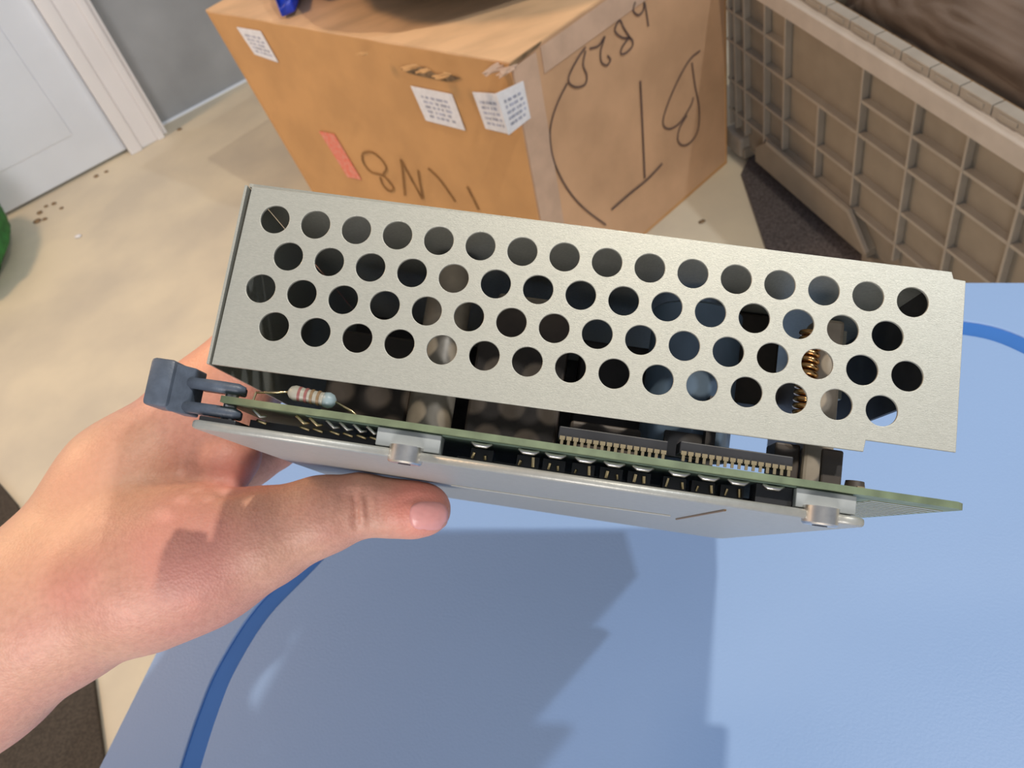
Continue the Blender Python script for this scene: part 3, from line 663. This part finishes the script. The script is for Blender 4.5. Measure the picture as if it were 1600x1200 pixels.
for i, (w_, ln, r) in enumerate(((92, 1.0, 9.2), (113, 1.08, 9.4), (134, 1.0, 8.9), (154, .84, 8.0))):
    u0 = -28
    mcp, pip, dip, tipp = (u0, 4, w_ + 4), (-20.5, -24 - r * .2, w_ + 2), (-20.5 + 24 * ln, -11.0 - r - 2.5, w_), (-20.5 + 44 * ln, -11.2 - r * .88, w_ - 1)
    chain([(cpt(330, 640, .37 + .018 * i), 17), (dvpt(*mcp), 12.2)], 9)
    chain([(dvpt(*mcp), 11.8 - .3 * i), (dvpt(*pip), r * 1.06)], 3)
    chain([(dvpt(*pip), r * 1.04), (dvpt(*dip), r * .95)], 2)
    chain([(dvpt(*dip), r * .93), (dvpt(*tipp), r * .82)], 2)
allp = np.array([q for c in caps for q in (c[0], c[1])]); rmax = 44
H = 1.15
vert_c = []
lo = allp.min(0) - rmax; hi = allp.max(0) + 24
nx, ny, nz = [int(v_) for v_ in np.ceil((hi - lo) / H)]
X = (lo[0] + H * np.arange(nx)).astype(np.float32)[:, None, None]; Y = (lo[1] + H * np.arange(ny)).astype(np.float32)[None, :, None]; Zz = (lo[2] + H * np.arange(nz)).astype(np.float32)[None, None, :]
D = np.full((nx, ny, nz), 60., np.float32)
for a, b, ra, rb, kk in caps:
    mn = np.minimum(a, b) - max(ra, rb) - 22; mx = np.maximum(a, b) + max(ra, rb) + 22
    i0 = np.maximum(((mn - lo) / H).astype(int), 0); i1 = np.minimum(((mx - lo) / H).astype(int) + 1, [nx, ny, nz])
    sl = tuple(slice(p, q) for p, q in zip(i0, i1))
    x, y, z = X[sl[0]] - a[0], Y[:, sl[1]] - a[1], Zz[:, :, sl[2]] - a[2]
    ab = b - a; L2 = ab @ ab
    tt = np.clip((x * ab[0] + y * ab[1] + z * ab[2]) / L2, 0, 1)
    dd = np.sqrt((x - tt * ab[0]) ** 2 + (y - tt * ab[1]) ** 2 + (z - tt * ab[2]) ** 2) - (ra + (rb - ra) * tt)
    o_ = D[sl]; h = np.maximum(kk - np.abs(o_ - dd), 0) / kk
    D[sl] = np.minimum(o_, dd) - h * h * kk * .25
# creases across the thumb knuckle and a fold in the web
def groove(a, b, wdt, dep):
    mn = np.minimum(a, b) - 5; mx = np.maximum(a, b) + 5
    i0 = np.maximum(((mn - lo) / H).astype(int), 0); i1 = np.minimum(((mx - lo) / H).astype(int) + 1, [nx, ny, nz]); sl = tuple(slice(p, q) for p, q in zip(i0, i1))
    x, y, z = X[sl[0]] - a[0], Y[:, sl[1]] - a[1], Zz[:, :, sl[2]] - a[2]; ab = b - a
    tt = np.clip((x * ab[0] + y * ab[1] + z * ab[2]) / (ab @ ab), 0, 1)
    q = np.sqrt((x - tt * ab[0]) ** 2 + (y - tt * ab[1]) ** 2 + (z - tt * ab[2]) ** 2)
    D[sl] += dep * np.exp(-(q / wdt) ** 2)
for x0, x1, dp in ((555, 557, 2.6), (573, 579, 2.6), (590, 595, 1.5), (536, 538, 1.0)):
    groove(cpt(x0, 768, .319), cpt(x1, 820, .319), 1.25, dp)
groove(cpt(352, 772, .325), cpt(412, 759, .327), 2.6, 2.2)
groove(cpt(630, 786, .3205), cpt(650, 776, .3205), 1.3, .9)
groove(cpt(650, 776, .3205), cpt(690, 778, .3225), 1.2, .7)
groove(cpt(634, 800, .3195), cpt(636, 822, .3205), 1.2, .7)
# flatten anything that would enter the module (left wall and base plate)
G3 = np.stack(np.broadcast_arrays(X, Y, Zz), -1) if False else None
ux = (X - t0[0] * 1000) * uC[0] + (Y - t0[1] * 1000) * uC[1] + (Zz - t0[2] * 1000) * uC[2]
vx = (X - t0[0] * 1000) * vC[0] + (Y - t0[1] * 1000) * vC[1] + (Zz - t0[2] * 1000) * vC[2]
wx = (X - t0[0] * 1000) * wC[0] + (Y - t0[1] * 1000) * wC[1] + (Zz - t0[2] * 1000) * wC[2]
boxd = np.maximum(np.maximum(-11.4 - ux, ux - 210), np.maximum(-10.8 - vx, vx - (65.6 + wx * .0131))).astype(np.float32)
boxd = np.maximum(boxd, np.maximum(-2 - wx, wx - 205)).astype(np.float32)
D = np.maximum(D, -boxd)
# surface nets
Sg = D < 0
idx = -np.ones((nx - 1, ny - 1, nz - 1), np.int32)
acc = np.zeros((nx - 1, ny - 1, nz - 1, 3), np.float32); cnt = np.zeros((nx - 1, ny - 1, nz - 1), np.float32)
for ax in range(3):
    for o1 in (0, 1):
        for o2 in (0, 1):
            offs = [0, 0, 0]; oth = [q for q in range(3) if q != ax]; offs[oth[0]] = o1; offs[oth[1]] = o2; off2 = list(offs); off2[ax] = 1
            s1 = tuple(slice(offs[q], offs[q] + (nx, ny, nz)[q] - 1) for q in range(3)); s2 = tuple(slice(off2[q], off2[q] + (nx, ny, nz)[q] - 1) for q in range(3))
            da, db = D[s1], D[s2]; cr = (da < 0) != (db < 0)
            tt = np.where(cr, da / np.where(cr, da - db, 1), 0)
            for q in range(3): acc[..., q] += np.where(cr, offs[q] + (tt if q == ax else 0), 0)
            cnt += cr
act = cnt > 0
idx[act] = np.arange(act.sum())
ii = np.argwhere(act)
V = (ii + acc[act] / cnt[act][:, None]) * H + lo
quads = []
for ax in range(3):
    a1, a2 = [(1, 2), (2, 0), (0, 1)][ax]
    s1 = [slice(1, n - 1) for n in (nx, ny, nz)]; s1[ax] = slice(0, (nx, ny, nz)[ax] - 1)
    s2 = list(s1); s2[ax] = slice(1, (nx, ny, nz)[ax])
    A_, B_ = Sg[tuple(s1)], Sg[tuple(s2)]
    for fl, msk in ((0, A_ & ~B_), (1, ~A_ & B_)):
        e = np.argwhere(msk); e = e + np.array([1 if q != ax else 0 for q in range(3)])
        q4 = []
        for (p, q) in ((0, 0), (1, 0), (1, 1), (0, 1)):
            c_ = e.copy(); c_[:, a1] -= p; c_[:, a2] -= q; q4.append(idx[c_[:, 0], c_[:, 1], c_[:, 2]])
        q4 = np.stack(q4, 1); quads.append(q4[:, ::-1] if fl else q4)
quads = np.concatenate(quads)
# a little smoothing, then to world
nb = np.zeros((len(V), 3)); nc = np.zeros(len(V))
for _ in range(2):
    nb[:] = 0; nc[:] = 0
    for p in range(4):
        a_, b_ = quads[:, p], quads[:, (p + 1) % 4]
        for q in range(3): nb[:, q] += np.bincount(a_, V[b_, q], len(V)) + np.bincount(b_, V[a_, q], len(V))
        nc += np.bincount(a_, minlength=len(V)) + np.bincount(b_, minlength=len(V))
    V = V * .45 + .55 * nb / nc[:, None]
VW = CAM0 + (V / 1000) @ M.T
me = bpy.data.meshes.new('person'); me.from_pydata(VW.tolist(), [], quads[:, ::-1].tolist())
bm = bmesh.new(); bm.from_mesh(me); bmesh.ops.recalc_face_normals(bm, faces=bm.faces)
# keep only the one connected body
bm.to_mesh(me); bm.free()
me.polygons.foreach_set('use_smooth', [True] * len(me.polygons))
person = link('person', me, 'skin')
tag(person, "bare left hand and forearm of a person gripping the module's left end, thumb below", 'person')
print('hand verts', len(V))
# thumbnail: a curved shield lying on the thumb
def sdf(p):
    q = (p - lo) / H; i = np.floor(q).astype(int); fr = q - i; r = 0.
    for dx in (0, 1):
        for dy in (0, 1):
            for dz_ in (0, 1): r += D[i[0] + dx, i[1] + dy, i[2] + dz_] * (fr[0] if dx else 1 - fr[0]) * (fr[1] if dy else 1 - fr[1]) * (fr[2] if dz_ else 1 - fr[2])
    return r
def surf(px, py):
    z = .300
    while z < .336:
        if sdf(cpt(px, py, z)) < 0: return z
        z += .0002
    return .334
nb_ = MB(); v = []; n = 14
for side in (0, 1):
    for j in range(n + 1):
        for i in range(n + 1):
            a, b = i / n * 2 - 1, j / n * 2 - 1
            # superellipse shaped outline
            rr_ = (abs(a) ** 3 + abs(b) ** 3) ** (1 / 3); m_ = max(abs(a), abs(b)); k_ = m_ / rr_ if rr_ > 0 else 1
            a2, b2 = a * k_, b * k_
            x_ = 670 + 30 * a2; y_ = 806 + 22.5 * b2
            dep_ = surf(x_, y_)
            ed_ = max(abs(a2), abs(b2)); lift = .45 * (1 - ed_ ** 6) + .05 + (.35 if a2 > .8 else 0)
            dep_ -= (lift - side * .9) / 1000
            v.append(cpt(x_, y_, dep_) / 1000)
f = []; mN = (n + 1) ** 2
for j in range(n):
    for i in range(n):
        q = j * (n + 1) + i; f.append((q, q + 1, q + n + 2, q + n + 1)); f.append((q + mN, q + n + 1 + mN, q + n + 2 + mN, q + 1 + mN))
ring = [i for i in range(n + 1)] + [(j + 1) * (n + 1) - 1 for j in range(1, n + 1)] + [n * (n + 1) + i for i in range(n - 1, -1, -1)] + [j * (n + 1) for j in range(n - 1, 0, -1)]
for i in range(len(ring)): q, r = ring[i], ring[(i + 1) % len(ring)]; f.append((r, q, q + mN, r + mN))
nb_.add([CAM0 + M @ p for p in v], f); nl = nb_.build('thumbnail', 'skinnail', person, smooth='all'); nl['label'] = 'pink thumbnail'
